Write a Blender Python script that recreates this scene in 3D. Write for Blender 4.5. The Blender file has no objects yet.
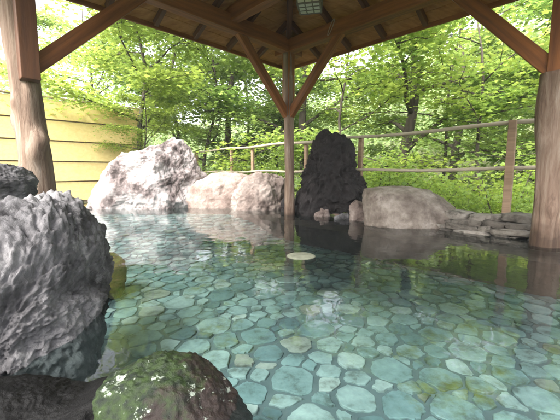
import bpy, math, random
import numpy as np
from mathutils import Vector, Matrix, noise as MN

# ------------------------------------------------------------------ camera, world, sun, exposure
SC = bpy.context.scene
COL = SC.collection
F, H0, CAMZ = 325.0, 174.0, 0.60           # focal length in photo pixels, horizon row, eye height over the water
PITCH = math.atan((210 - H0) / F)
cam = bpy.data.objects.new('camera', bpy.data.cameras.new('camera'))
COL.objects.link(cam)
cam.location = (0, 0, CAMZ)
cam.rotation_euler = (math.pi / 2 - PITCH, 0, 0)
cam.data.sensor_width = 36
cam.data.lens = F / 560 * 36
cam.data.clip_start = 0.02
cam.data.clip_end = 600
SC.camera = cam

SUN_EL, SUN_AZ = math.radians(43), math.radians(-140)     # azimuth from +Y towards +X: high, over the left shoulder, through thin cloud
world = bpy.data.worlds.new('World'); SC.world = world; world.use_nodes = True
wn, wl = world.node_tree.nodes, world.node_tree.links
wn.clear()
sky = wn.new('ShaderNodeTexSky'); sky.sky_type = 'NISHITA'; sky.sun_disc = False
sky.sun_elevation = SUN_EL; sky.sun_rotation = SUN_AZ
sky.dust_density = 6; sky.air_density = 1.2; sky.ozone_density = 1
hs = wn.new('ShaderNodeHueSaturation'); hs.inputs['Saturation'].default_value = 0.28
bg = wn.new('ShaderNodeBackground'); bg.inputs['Strength'].default_value = 0.15
wo = wn.new('ShaderNodeOutputWorld')
wl.new(sky.outputs[0], hs.inputs['Color']); wl.new(hs.outputs[0], bg.inputs[0]); wl.new(bg.outputs[0], wo.inputs[0])

sl = bpy.data.lights.new('sun', 'SUN'); sl.energy = 0.75; sl.angle = math.radians(20); sl.color = (1, 0.97, 0.9)
so = bpy.data.objects.new('sun', sl); COL.objects.link(so)
sd = Vector((math.sin(SUN_AZ) * math.cos(SUN_EL), math.cos(SUN_AZ) * math.cos(SUN_EL), math.sin(SUN_EL)))
so.rotation_euler = sd.to_track_quat('Z', 'Y').to_euler()

vs = SC.view_settings
vs.view_transform = 'Standard'; vs.look = 'None'; vs.exposure = 2.7; vs.gamma = 1; vs.use_curve_mapping = False
SC.cycles.max_bounces = 8; SC.cycles.diffuse_bounces = 4; SC.cycles.glossy_bounces = 3
SC.cycles.transparent_max_bounces = 16; SC.cycles.caustics_reflective = False; SC.cycles.caustics_refractive = False
SC.cycles.sample_clamp_indirect = 6

# ------------------------------------------------------------------ pixel to world
CP, SP = math.cos(PITCH), math.sin(PITCH)
def ray(u, v):
    a, b = (u - 280) / F, (210 - v) / F
    return Vector((a, CP + b * SP, -SP + b * CP))
def onz(u, v, z=0.0):
    r = ray(u, v); t = (z - CAMZ) / r.z
    return Vector((0, 0, CAMZ)) + r * t
def ony(u, v, Y):
    r = ray(u, v)
    return Vector((0, 0, CAMZ)) + r * (Y / r.y)

# ------------------------------------------------------------------ materials
def mat(name, base=(0.5, 0.5, 0.5), rough=0.8, stops=None, scale=4.0, detail=8, stretch=(1, 1, 1), bump=0.3, bscale=None,
        dist=0.01, spec=0.3, island=None, distort=0.0, coord='Object', extra=None):
    m = bpy.data.materials.new(name); m.use_nodes = True
    n, l = m.node_tree.nodes, m.node_tree.links
    p = n['Principled BSDF']; p.inputs['Roughness'].default_value = rough
    p.inputs['Specular IOR Level'].default_value = spec
    p.inputs['Base Color'].default_value = (*base, 1)
    tc = n.new('ShaderNodeTexCoord'); mp = n.new('ShaderNodeMapping'); mp.inputs['Scale'].default_value = stretch
    l.new(tc.outputs[coord], mp.inputs[0])
    col = None
    if stops:
        nt = n.new('ShaderNodeTexNoise'); nt.inputs['Scale'].default_value = scale; nt.inputs['Detail'].default_value = detail
        nt.inputs['Roughness'].default_value = 0.65; nt.inputs['Distortion'].default_value = distort
        l.new(mp.outputs[0], nt.inputs['Vector'])
        cr = ramp(m, nt.outputs['Fac'], stops); col = cr.outputs[0]
    if island:
        g = n.new('ShaderNodeNewGeometry'); cr2 = ramp(m, g.outputs['Random Per Island'], island)
        if col is not None:
            mx = n.new('ShaderNodeMix'); mx.data_type = 'RGBA'; mx.blend_type = 'MULTIPLY'; mx.inputs[0].default_value = 1
            l.new(cr2.outputs[0], mx.inputs[6]); l.new(col, mx.inputs[7]); col = mx.outputs[2]
        else: col = cr2.outputs[0]
    if col is not None: l.new(col, p.inputs['Base Color'])
    if bump:
        nb = n.new('ShaderNodeTexNoise'); nb.inputs['Scale'].default_value = bscale or scale * 4; nb.inputs['Detail'].default_value = 10
        nb.inputs['Roughness'].default_value = 0.7
        l.new(mp.outputs[0], nb.inputs['Vector'])
        b = n.new('ShaderNodeBump'); b.inputs['Strength'].default_value = bump; b.inputs['Distance'].default_value = dist
        l.new(nb.outputs['Fac'], b.inputs['Height']); l.new(b.outputs[0], p.inputs['Normal'])
    if extra: extra(m, n, l, p, mp, col)
    return m
def ramp(m, fac, stops):
    cr = m.node_tree.nodes.new('ShaderNodeValToRGB'); m.node_tree.links.new(fac, cr.inputs[0])
    e = cr.color_ramp.elements
    while len(e) < len(stops): e.new(0.5)
    for i, (p, c) in enumerate(stops):
        e[i].position = p; e[i].color = (*c, 1) if len(c) == 3 else c
    return cr
def water_stain(m, n, l, p, mp, col):
    """dark soaked band with a ragged upper edge where a log stands in the water (local z 0 is its foot)"""
    tc = [q for q in n if q.type == 'TEX_COORD'][0]
    nz = n.new('ShaderNodeTexNoise'); nz.inputs['Scale'].default_value = 9; l.new(tc.outputs['Object'], nz.inputs['Vector'])
    sp = n.new('ShaderNodeSeparateXYZ'); l.new(tc.outputs['Object'], sp.inputs[0])
    a = n.new('ShaderNodeMath'); a.operation = 'MULTIPLY_ADD'; a.inputs[1].default_value = -0.22; l.new(nz.outputs['Fac'], a.inputs[0]); l.new(sp.outputs[2], a.inputs[2])
    k = ramp(m, a.outputs[0], [(0.0, (0.34, 0.31, 0.28)), (0.14, (1, 1, 1))])
    mx = n.new('ShaderNodeMix'); mx.data_type = 'RGBA'; mx.blend_type = 'MULTIPLY'; mx.inputs[0].default_value = 1
    l.new(col, mx.inputs[6]); l.new(k.outputs[0], mx.inputs[7]); l.new(mx.outputs[2], p.inputs['Base Color'])
def moss_on(amount=0.5, colour=((0.03, 0.06, 0.01), (0.10, 0.16, 0.02)), scale=5.0, up=0.4, side=0.0):
    """moss grows in noise-shaped patches, more of it on faces that look up"""
    def f(m, n, l, p, mp, col):
        nt = n.new('ShaderNodeTexNoise'); nt.inputs['Scale'].default_value = scale; nt.inputs['Detail'].default_value = 9; nt.inputs['Roughness'].default_value = 0.7
        l.new(mp.outputs[0], nt.inputs['Vector'])
        g = n.new('ShaderNodeNewGeometry'); sx = n.new('ShaderNodeSeparateXYZ'); l.new(g.outputs['Normal'], sx.inputs[0])
        ma = n.new('ShaderNodeMath'); ma.operation = 'MULTIPLY_ADD'; ma.inputs[1].default_value = up * 0.3
        l.new(sx.outputs[2], ma.inputs[0]); l.new(nt.outputs['Fac'], ma.inputs[2])
        if side:                                   # more of it towards one end of the stone
            sp = n.new('ShaderNodeSeparateXYZ'); l.new(mp.outputs[0], sp.inputs[0])
            m2 = n.new('ShaderNodeMath'); m2.operation = 'MULTIPLY_ADD'; m2.inputs[1].default_value = side
            l.new(sp.outputs[0], m2.inputs[0]); l.new(ma.outputs[0], m2.inputs[2]); ma = m2
        k = ramp(m, ma.outputs[0], [(1 - amount - 0.06, (0, 0, 0)), (1 - amount + 0.05, (1, 1, 1))])
        n2 = n.new('ShaderNodeTexNoise'); n2.inputs['Scale'].default_value = scale * 7; l.new(mp.outputs[0], n2.inputs['Vector'])
        mc = ramp(m, n2.outputs['Fac'], [(0.35, colour[0]), (0.68, colour[1])])
        mx = n.new('ShaderNodeMix'); mx.data_type = 'RGBA'
        l.new(k.outputs[0], mx.inputs[0]); l.new(col, mx.inputs[6]); l.new(mc.outputs[0], mx.inputs[7])
        l.new(mx.outputs[2], p.inputs['Base Color'])
    return f

def wood(name, dark, light, axis='Z', rough=0.62, bump=0.35, s=1.0):
    st = {'X': (1, 14, 14), 'Y': (14, 1, 14), 'Z': (14, 14, 1)}[axis]
    return mat(name, stops=[(0.28, dark), (0.5, tuple((a + b) / 2 for a, b in zip(dark, light))), (0.72, light)],
               scale=1.3 * s, stretch=st, bump=bump, bscale=3.5 * s, dist=0.004, rough=rough, distort=0.6)
M = {}
M['beam'] = wood('stained timber', (0.085, 0.028, 0.009), (0.29, 0.108, 0.034), 'X')
M['rafter'] = wood('dark rafter timber', (0.05, 0.02, 0.01), (0.13, 0.055, 0.025), 'X')
M['board'] = wood('roof sheathing', (0.23, 0.09, 0.028), (0.48, 0.22, 0.075), 'X', rough=0.75)
M['log'] = mat('peeled weathered log', stops=[(0.25, (0.05, 0.028, 0.018)), (0.45, (0.16, 0.105, 0.075)), (0.58, (0.22, 0.16, 0.12)), (0.75, (0.33, 0.27, 0.225))],
               scale=2.4, stretch=(6, 6, 0.7), bump=1.0, bscale=6, dist=0.014, rough=0.75, distort=1.2,
               extra=lambda m, n, l, p, mp, col: water_stain(m, n, l, p, mp, col))
M['rail'] = wood('weathered fence rail', (0.17, 0.145, 0.10), (0.42, 0.37, 0.28), 'X', rough=0.8)
M['fpost'] = wood('brown fence post', (0.14, 0.09, 0.055), (0.30, 0.21, 0.14), 'Z', rough=0.8)
M['wall'] = wood('pale yellow boards', (0.68, 0.50, 0.21), (0.80, 0.63, 0.30), 'X', rough=0.6, bump=0.15)
M['walldark'] = wood('wall cap timber', (0.16, 0.11, 0.06), (0.30, 0.22, 0.13), 'X')
M['iron'] = mat('dull iron', base=(0.12, 0.10, 0.09), rough=0.5, bump=0.1)

def lichen(n1, n2, s1=3, s2=14, amt=(0.5, 0.62)):
    """second, finer layer of pale or dark mineral patches"""
    def f(m, n, l, p, mp, col):
        v = n.new('ShaderNodeTexNoise'); v.inputs['Scale'].default_value = s2; v.inputs['Detail'].default_value = 12; v.inputs['Roughness'].default_value = 0.75
        l.new(mp.outputs[0], v.inputs['Vector'])
        k = ramp(m, v.outputs['Fac'], [(amt[0], (0, 0, 0)), (amt[1], (1, 1, 1))])
        mx = n.new('ShaderNodeMix'); mx.data_type = 'RGBA'
        l.new(k.outputs[0], mx.inputs[0]); l.new(col, mx.inputs[6]); mx.inputs[7].default_value = (*n1, 1)
        l.new(mx.outputs[2], p.inputs['Base Color'])
    return f
M['rock_grey'] = mat('grey volcanic rock', stops=[(0.36, (0.016, 0.015, 0.016)), (0.46, (0.06, 0.057, 0.06)), (0.55, (0.13, 0.125, 0.13)), (0.70, (0.26, 0.25, 0.25))],
                     scale=3.6, bump=1.0, bscale=34, dist=0.018, rough=0.72, extra=lichen((0.40, 0.39, 0.39), 0, s2=5, amt=(0.56, 0.76)))
M['rock_pale'] = mat('pinkish pale rock', stops=[(0.38, (0.05, 0.038, 0.036)), (0.45, (0.19, 0.155, 0.15)), (0.51, (0.33, 0.295, 0.29)), (0.7, (0.46, 0.425, 0.42))],
                     scale=2.4, bump=1.0, bscale=24, dist=0.03, rough=0.85, extra=lichen((0.09, 0.065, 0.06), 0, s2=2.6, amt=(0.61, 0.70)))
M['rock_pink'] = mat('smooth pink boulder', stops=[(0.33, (0.13, 0.09, 0.075)), (0.5, (0.24, 0.185, 0.16)), (0.72, (0.35, 0.29, 0.26))],
                     scale=5, bump=0.9, bscale=14, dist=0.03, rough=0.85)
M['rock_brown'] = mat('mottled brown rock', stops=[(0.3, (0.03, 0.018, 0.015)), (0.45, (0.15, 0.115, 0.10)), (0.6, (0.27, 0.225, 0.20)), (0.78, (0.38, 0.34, 0.31))],
                      scale=3.5, bump=0.9, bscale=12, dist=0.025, rough=0.8)
M['lava'] = mat('black porous lava', stops=[(0.35, (0.005, 0.004, 0.004)), (0.55, (0.014, 0.011, 0.011)), (0.75, (0.04, 0.033, 0.033))],
                scale=5, bump=1.0, bscale=22, dist=0.03, rough=0.7)
M['boulder'] = mat('weathered boulder', stops=[(0.34, (0.06, 0.046, 0.036)), (0.5, (0.14, 0.115, 0.095)), (0.68, (0.26, 0.23, 0.20))],
                   scale=5, bump=0.9, bscale=22, dist=0.015, rough=0.7, extra=lichen((0.07, 0.05, 0.04), 0, s2=2.2, amt=(0.55, 0.66)))
M['wet'] = mat('shade black rock', stops=[(0.3, (0.0008, 0.0008, 0.0008)), (0.55, (0.0018, 0.0016, 0.0015)), (0.75, (0.005, 0.0045, 0.004))],
               scale=4, bump=0.8, bscale=20, dist=0.015, rough=0.5, spec=0.15)  # near-black colour stands in for the shade under the front rock
M['tan'] = mat('sunken tan boulder', stops=[(0.3, (0.12, 0.08, 0.04)), (0.6, (0.30, 0.21, 0.11)), (0.8, (0.40, 0.30, 0.18))], scale=5, bump=0.5, rough=0.7,
               extra=moss_on(0.43, scale=6))
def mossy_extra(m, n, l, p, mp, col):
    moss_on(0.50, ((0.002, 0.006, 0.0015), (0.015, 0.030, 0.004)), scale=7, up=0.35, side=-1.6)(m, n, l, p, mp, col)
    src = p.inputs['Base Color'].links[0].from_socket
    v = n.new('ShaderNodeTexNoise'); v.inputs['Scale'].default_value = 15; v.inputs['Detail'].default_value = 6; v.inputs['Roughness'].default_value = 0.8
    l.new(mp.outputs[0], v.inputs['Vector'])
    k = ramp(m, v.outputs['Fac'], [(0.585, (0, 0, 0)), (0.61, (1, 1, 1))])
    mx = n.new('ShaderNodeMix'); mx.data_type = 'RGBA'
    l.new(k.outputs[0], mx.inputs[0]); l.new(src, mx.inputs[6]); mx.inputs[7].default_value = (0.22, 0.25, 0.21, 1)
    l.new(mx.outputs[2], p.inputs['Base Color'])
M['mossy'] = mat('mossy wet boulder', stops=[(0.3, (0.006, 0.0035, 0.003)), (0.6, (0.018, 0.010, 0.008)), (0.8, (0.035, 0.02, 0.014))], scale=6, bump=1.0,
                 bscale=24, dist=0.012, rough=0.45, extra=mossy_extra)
M['stonewall'] = mat('stacked grey stone', stops=[(0.36, (0.3, 0.29, 0.27)), (0.5, (0.8, 0.78, 0.75)), (0.66, (1, 1, 1))], scale=9, bump=1.0, bscale=30, dist=0.02, rough=0.85,
                     island=[(0, (0.09, 0.08, 0.07)), (0.5, (0.17, 0.155, 0.135)), (1, (0.27, 0.25, 0.225))])
M['soil'] = mat('garden soil and undergrowth', stops=[(0.3, (0.06, 0.055, 0.03)), (0.48, (0.09, 0.10, 0.04)), (0.7, (0.12, 0.18, 0.05))], scale=1.5, bump=0.8, rough=0.95)
def floor_extra(m, n, l, p, mp, col):
    moss_on(0.39, ((0.05, 0.065, 0.02), (0.16, 0.18, 0.05)), scale=2.0, up=0.0)(m, n, l, p, mp, col)
M['flag'] = mat('blue green flagstones', stops=[(0.34, (0.4, 0.4, 0.38)), (0.45, (0.78, 0.8, 0.79)), (0.58, (1, 1, 1)), (0.68, (1.15, 1.15, 1.12))], scale=11, bump=0.35, bscale=14, dist=0.01, rough=0.55,
                island=[(0, (0.10, 0.165, 0.175)), (0.3, (0.18, 0.275, 0.28)), (0.6, (0.25, 0.35, 0.345)), (0.9, (0.32, 0.41, 0.395)), (0.96, (0.42, 0.49, 0.46)), (1, (0.22, 0.23, 0.19))], extra=floor_extra)
M['grout'] = mat('pool grout', stops=[(0.3, (0.06, 0.09, 0.098)), (0.7, (0.125, 0.17, 0.172))], scale=3, bump=0.4, rough=0.8)
M['ledge'] = mat('brown stone ledge', stops=[(0.3, (0.045, 0.026, 0.02)), (0.5, (0.10, 0.065, 0.05)), (0.75, (0.18, 0.125, 0.10))], scale=3, bump=0.5, rough=0.6)
M['pad'] = mat('flat round stone', stops=[(0.3, (0.07, 0.075, 0.055)), (0.7, (0.14, 0.145, 0.11))], scale=14, bump=0.6, rough=0.85, spec=0.08)
M['bark'] = mat('bark', stops=[(0.3, (0.035, 0.028, 0.022)), (0.6, (0.085, 0.07, 0.055)), (0.8, (0.14, 0.13, 0.11))], scale=3, stretch=(3, 3, 0.8), bump=0.8, rough=0.9)
M['paper'] = mat('lantern glass', base=(0.5, 0.49, 0.44), rough=0.35, bump=0.05)

def leafmat(name, a, b, t, tw=0.5):
    m = bpy.data.materials.new(name); m.use_nodes = True
    n, l = m.node_tree.nodes, m.node_tree.links
    n.clear()
    out = n.new('ShaderNodeOutputMaterial'); g = n.new('ShaderNodeNewGeometry')
    d = n.new('ShaderNodeBsdfPrincipled'); d.inputs['Roughness'].default_value = 0.5; d.inputs['Specular IOR Level'].default_value = 0.35
    cr = ramp(m, g.outputs['Random Per Island'], [(0, a), (0.8, b), (1, tuple(x * 1.15 for x in b))]); l.new(cr.outputs[0], d.inputs['Base Color'])
    tr = n.new('ShaderNodeBsdfTranslucent')
    cr2 = ramp(m, g.outputs['Random Per Island'], [(0, tuple(x * 0.75 for x in t)), (1, t)]); l.new(cr2.outputs[0], tr.inputs[0])
    mx = n.new('ShaderNodeMixShader'); mx.inputs[0].default_value = tw
    l.new(d.outputs[0], mx.inputs[1]); l.new(tr.outputs[0], mx.inputs[2]); l.new(mx.outputs[0], out.inputs[0])
    return m
M['leaf'] = leafmat('maple leaves', (0.075, 0.145, 0.03), (0.16, 0.25, 0.055), (0.42, 0.58, 0.12))
M['leaf2'] = leafmat('bright young leaves', (0.13, 0.21, 0.03), (0.24, 0.33, 0.06), (0.50, 0.62, 0.12))
M['leaf3'] = leafmat('dark leaves', (0.06, 0.125, 0.03), (0.13, 0.22, 0.055), (0.30, 0.46, 0.10))
M['leaf_back'] = leafmat('haze paled leaves', (0.13, 0.21, 0.05), (0.23, 0.33, 0.08), (0.50, 0.65, 0.16))  # lighter copy of the leaves, haze of the back rows painted into the colour
M['farleaf'] = leafmat('pale distant leaves', (0.18, 0.27, 0.10), (0.33, 0.43, 0.18), (0.52, 0.65, 0.26))  # paled further, so the colour itself carries the haze of distance

def water_mat():
    m = bpy.data.materials.new('clear hot spring water'); m.use_nodes = True
    n, l = m.node_tree.nodes, m.node_tree.links; n.clear()
    out = n.new('ShaderNodeOutputMaterial')
    t = n.new('ShaderNodeBsdfTransparent'); t.inputs[0].default_value = (0.84, 0.94, 0.935, 1)
    g = n.new('ShaderNodeBsdfGlossy'); g.inputs['Roughness'].default_value = 0.03; g.inputs[0].default_value = (1, 1, 1, 1)
    fr = n.new('ShaderNodeFresnel'); fr.inputs['IOR'].default_value = 1.36
    tc = n.new('ShaderNodeTexCoord')
    nz = n.new('ShaderNodeTexNoise'); nz.inputs['Scale'].default_value = 3.5; nz.inputs['Detail'].default_value = 3; nz.inputs['Distortion'].default_value = 0.6
    l.new(tc.outputs['Object'], nz.inputs['Vector'])
    b = n.new('ShaderNodeBump'); b.inputs['Strength'].default_value = 0.22; b.inputs['Distance'].default_value = 0.02
    l.new(nz.outputs['Fac'], b.inputs['Height'])
    l.new(b.outputs[0], g.inputs['Normal']); l.new(b.outputs[0], fr.inputs['Normal'])
    mx = n.new('ShaderNodeMixShader')
    df = n.new('ShaderNodeBsdfDiffuse'); df.inputs[0].default_value = (0.55, 0.78, 0.77, 1)      # minerals suspended in the water
    mk = n.new('ShaderNodeMixShader'); mk.inputs[0].default_value = 0.006
    l.new(t.outputs[0], mk.inputs[1]); l.new(df.outputs[0], mk.inputs[2])
    l.new(fr.outputs[0], mx.inputs[0]); l.new(mk.outputs[0], mx.inputs[1]); l.new(g.outputs[0], mx.inputs[2]); l.new(mx.outputs[0], out.inputs[0])
    return m
M['water'] = water_mat()

# ------------------------------------------------------------------ mesh helpers
class MB:
    def __init__(s): s.v, s.f = [], []
    def add(s, vs, fs):
        o = len(s.v); s.v += [tuple(v) for v in vs]; s.f += [tuple(i + o for i in f) for f in fs]; return s
    def build(s, name, m, parent=None, smooth=False, bevel=0.0):
        me = bpy.data.meshes.new(name); me.from_pydata(s.v, [], s.f); me.update()
        me.materials.append(m)
        if smooth: me.polygons.foreach_set('use_smooth', [True] * len(me.polygons))
        o = bpy.data.objects.new(name, me); COL.objects.link(o); o.parent = parent
        if bevel:
            b = o.modifiers.new('bevel', 'BEVEL'); b.width = bevel; b.segments = 2; b.limit_method = 'ANGLE'
        return o
def tag(o, label=None, cat=None, group=None, kind=None):
    for k, v in (('label', label), ('category', cat), ('group', group), ('kind', kind)):
        if v: o[k] = v
    return o
def empty(name, loc, label, cat, group=None):
    o = bpy.data.objects.new(name, None); COL.objects.link(o); o.location = loc; o.empty_display_size = 0.2
    return tag(o, label, cat, group)
def local(o, origin):
    """move a world-space mesh under an Empty / onto its own base without moving it in the world"""
    o.data.transform(Matrix.Translation(-Vector(origin))); return o

def timber(name, a, b, w, h, m, parent, up=(0, 0, 1), bevel=0.006, ragged=0.002):
    """squared timber from a to b (centre line); its own local X runs along the grain"""
    a, b = Vector(a), Vector(b); d = (b - a); L = d.length; x = d.normalized(); up = Vector(up)
    y = up.cross(x).normalized(); z = x.cross(y)
    mb = MB(); n = max(2, int(L / 0.35)); rnd = random.Random(hash((round(a.x, 2), round(b.y, 2), round(b.z, 2))) & 0xffff)
    vs = []
    for i in range(n + 1):
        e = ragged
        for (sy, sz) in ((-1, -1), (1, -1), (1, 1), (-1, 1)):
            vs.append((L * i / n, sy * w / 2 + rnd.uniform(-e, e), sz * h / 2 + rnd.uniform(-e, e)))
    fs = [(3, 2, 1, 0), (4 * n, 4 * n + 1, 4 * n + 2, 4 * n + 3)]
    for i in range(n):
        for k in range(4):
            fs.append((4 * i + k, 4 * i + (k + 1) % 4, 4 * i + 4 + (k + 1) % 4, 4 * i + 4 + k))
    o = mb.add(vs, fs).build(name, m, None, bevel=bevel)
    mw = Matrix(((x.x, y.x, z.x, a.x), (x.y, y.y, z.y, a.y), (x.z, y.z, z.z, a.z), (0, 0, 0, 1)))
    if parent is not None:
        mw = Matrix.Translation(-parent.location) @ mw; o.parent = parent
    o.matrix_basis = mw
    return o

def tube(mb, pts, rads, n=10, cap=True):
    pts = [Vector(p) for p in pts]; vs, fs = [], []
    t0 = (pts[1] - pts[0]).normalized()
    ref = Vector((1, 0, 0)) if abs(t0.x) < 0.8 else Vector((0, 1, 0))
    for i, p in enumerate(pts):
        t = (pts[min(i + 1, len(pts) - 1)] - pts[max(i - 1, 0)]).normalized()
        u = (ref - t * ref.dot(t)).normalized(); w = t.cross(u); ref = u
        for k in range(n):
            a = 2 * math.pi * k / n; vs.append(p + (u * math.cos(a) + w * math.sin(a)) * rads[i])
    for i in range(len(pts) - 1):
        for k in range(n):
            fs.append((i * n + k, i * n + (k + 1) % n, (i + 1) * n + (k + 1) % n, (i + 1) * n + k))
    if cap: fs += [tuple(range(n))[::-1], tuple(range((len(pts) - 1) * n, len(pts) * n))]
    mb.add(vs, fs)

_ico = {}
def ico(n):
    if n not in _ico:
        import bmesh
        bm = bmesh.new(); bmesh.ops.create_icosphere(bm, subdivisions=n, radius=1)
        bm.verts.ensure_lookup_table()
        _ico[n] = (np.array([v.co[:] for v in bm.verts]), [tuple(v.index for v in f.verts) for f in bm.faces]); bm.free()
    return _ico[n]

def rock(name, sil, Y, ry, m, label, cat='rock', group=None, seed=0, rough=0.12, freq=2.2, facet=0.0, pits=0.0, pfreq=7.0, ridge=0.0,
         sub=6, fine=0.02, yoff=0.0, nfacet=26, leanY=0.0):
    """rock whose front outline is sil (photo pixels, taken at distance Y), with real depth ry; noise and planar facets give it relief"""
    if Y > 2.5: yoff = ry * 0.45
    P = [ony(u, v, Y + yoff) for u, v in sil]
    c = Vector((sum(p.x for p in P) / len(P), Y + yoff, sum(p.z for p in P) / len(P)))
    ang = np.array([math.atan2(p.z - c.z, p.x - c.x) for p in P]); rad = np.array([math.hypot(p.z - c.z, p.x - c.x) for p in P])
    od = np.argsort(ang); ang, rad = ang[od], rad[od]
    # resample along straight outline segments
    xs, zs = rad * np.cos(ang), rad * np.sin(ang)
    A, Rr = [], []
    for i in range(len(xs)):
        j = (i + 1) % len(xs)
        for t in np.linspace(0, 1, 8, endpoint=False):
            x, z = xs[i] * (1 - t) + xs[j] * t, zs[i] * (1 - t) + zs[j] * t
            A.append(math.atan2(z, x)); Rr.append(math.hypot(x, z))
    A, Rr = np.array(A), np.array(Rr); od = np.argsort(A); A, Rr = A[od], Rr[od]
    V, Fc = ico(sub)
    s = np.sqrt(V[:, 0]**2 + V[:, 2]**2)
    th = np.arctan2(V[:, 2], V[:, 0])
    rho = np.interp(th, np.r_[A - 2 * np.pi, A, A + 2 * np.pi], np.r_[Rr, Rr, Rr])
    mean = float(Rr.mean())
    near = np.clip(1 - s, 0, 1)
    rho = rho * (1 - near**2) + mean * near**2
    k = np.ones(len(V))
    if facet:
        rs = np.random.RandomState(seed + 5)
        N = rs.normal(size=(nfacet, 3)); N /= np.linalg.norm(N, axis=1)[:, None]
        D = rs.uniform(0.72, 0.95, nfacet)
        dots = V @ N.T
        with np.errstate(divide='ignore', invalid='ignore'):
            q = np.where(dots > 0.05, D / dots, 9)
        k = (1 - facet) + facet * np.minimum(1.12, q.min(axis=1)) * 1.1
    sc = np.array([1, 1, 1.0])
    off = Vector((seed * 7.3, seed * 3.1, -seed * 5.7))
    for i in range(len(V)):
        v = Vector(V[i]); e = rough * MN.fractal(v * freq + off, 0.9, 2.1, 5)
        if ridge: e += ridge * (0.5 - abs(MN.noise(v * freq * 1.7 + off))) * 0.8
        if pits:
            d = MN.voronoi(v * pfreq + off)[0][0]
            e -= pits * max(0.0, 0.42 - d) * 2
        if fine: e += fine * MN.fractal(v * freq * 7 + off, 0.7, 2.2, 4)
        k[i] += e
    k /= np.percentile(k, 60)
    X = V[:, 0] / np.maximum(s, 1e-6) * rho * s * k
    Z = V[:, 2] / np.maximum(s, 1e-6) * rho * s * k
    Yc = V[:, 1] * ry * k + leanY * Z
    pts = np.stack([X, Yc, Z], 1)
    mb = MB(); mb.add(pts, Fc)
    o = mb.build(name, m, smooth=True)
    zmin = float(Z.min())
    o.data.transform(Matrix.Translation((0, 0, -zmin))); o.location = (c.x, c.y, c.z + zmin)
    return tag(o, label, cat, group)

# ------------------------------------------------------------------ key plan points
C0 = Vector((0.12, 4.76, 0)); DR = Vector((1, -1, 0)).normalized(); DL = Vector((-1, -1, 0)).normalized()
SIDE = 2.91
PR, PL = C0 + DR * SIDE, C0 + DL * SIDE
FN = Vector((1, 1, 0)).normalized()                 # outward normal of the fence side
FENCE0 = Vector((2.46, 3.5, 0))

POOL = [(6.31, -0.99), (0.41, 5.04), (0.1, 5.75), (-1.2, 6.35), (-3.0, 6.35), (-3.7, 7.4), (-5.6, 5.6), (-3.0, 3.1), (-1.55, 1.6), (-1.2, 0.4), (-1.5, -2.5), (6.31, -2.5)]
def inside(x, y, poly=POOL, grow=0.0):
    c = False; n = len(poly)
    for i in range(n):
        x1, y1 = poly[i]; x2, y2 = poly[(i + 1) % n]
        if (y1 > y) != (y2 > y) and x < (x2 - x1) * (y - y1) / (y2 - y1) + x1: c = not c
    return c
def pdist(x, y, poly=POOL):
    best = 9e9; n = len(poly)
    for i in range(n):
        x1, y1 = poly[i]; x2, y2 = poly[(i + 1) % n]
        dx, dy = x2 - x1, y2 - y1; t = max(0, min(1, ((x - x1) * dx + (y - y1) * dy) / (dx * dx + dy * dy)))
        best = min(best, math.hypot(x - x1 - t * dx, y - y1 - t * dy))
    return best
def sstep(a, b, x):
    t = max(0.0, min(1.0, (x - a) / (b - a))); return t * t * (3 - 2 * t)
def ground_z(x, y):
    s = (x - FENCE0.x) * FN.x + (y - FENCE0.y) * FN.y
    z = 0.14
    z -= 1.9 * sstep(0.15, 4.0, s) * sstep(-7, -2, x + 0.35 * y)
    z += 0.42 * max(0, s - 9) ** 1.0 * sstep(9, 16, s)
    z += 0.25 * max(0, -x - 10) * sstep(10, 16, -x)
    z = min(z, 12.0)
    if s > 0.5: z += 0.6 * MN.fractal(Vector((x * 0.12, y * 0.12, 3)), 1, 2, 3) * sstep(0.5, 8, s)
    return z
# ------------------------------------------------------------------ ground (one sheet, with the hollow the pool sits in)
def make_ground():
    def axis(lo, hi, flo, fhi, fine, n):
        a = list(np.arange(flo, fhi + 1e-6, fine))
        g = np.geomspace(0.3, hi - fhi, n); h = np.geomspace(0.3, flo - lo, n)
        return [flo - q for q in h[::-1]] + a + [fhi + q for q in g]
    xs = axis(-260, 260, -8, 7, 0.15, 34); ys = axis(-60, 300, -3, 9, 0.15, 34)
    vs = []
    for y in ys:
        for x in xs:
            z = ground_z(x, y)
            if -7 < x < 7 and -4 < y < 9:
                ins = inside(x, y); d = pdist(x, y)
                if ins: z = -0.75 if d > 0.12 else 0.0
                elif d < 0.25: z = min(z, 0.0 + d * 0.5)
            vs.append((x, y, z))
    nx = len(xs); fs = [(j * nx + i, j * nx + i + 1, (j + 1) * nx + i + 1, (j + 1) * nx + i) for j in range(len(ys) - 1) for i in range(nx - 1)]
    o = MB().add(vs, fs).build('ground', M['soil'], smooth=True); tag(o, kind='structure')
make_ground()

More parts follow.
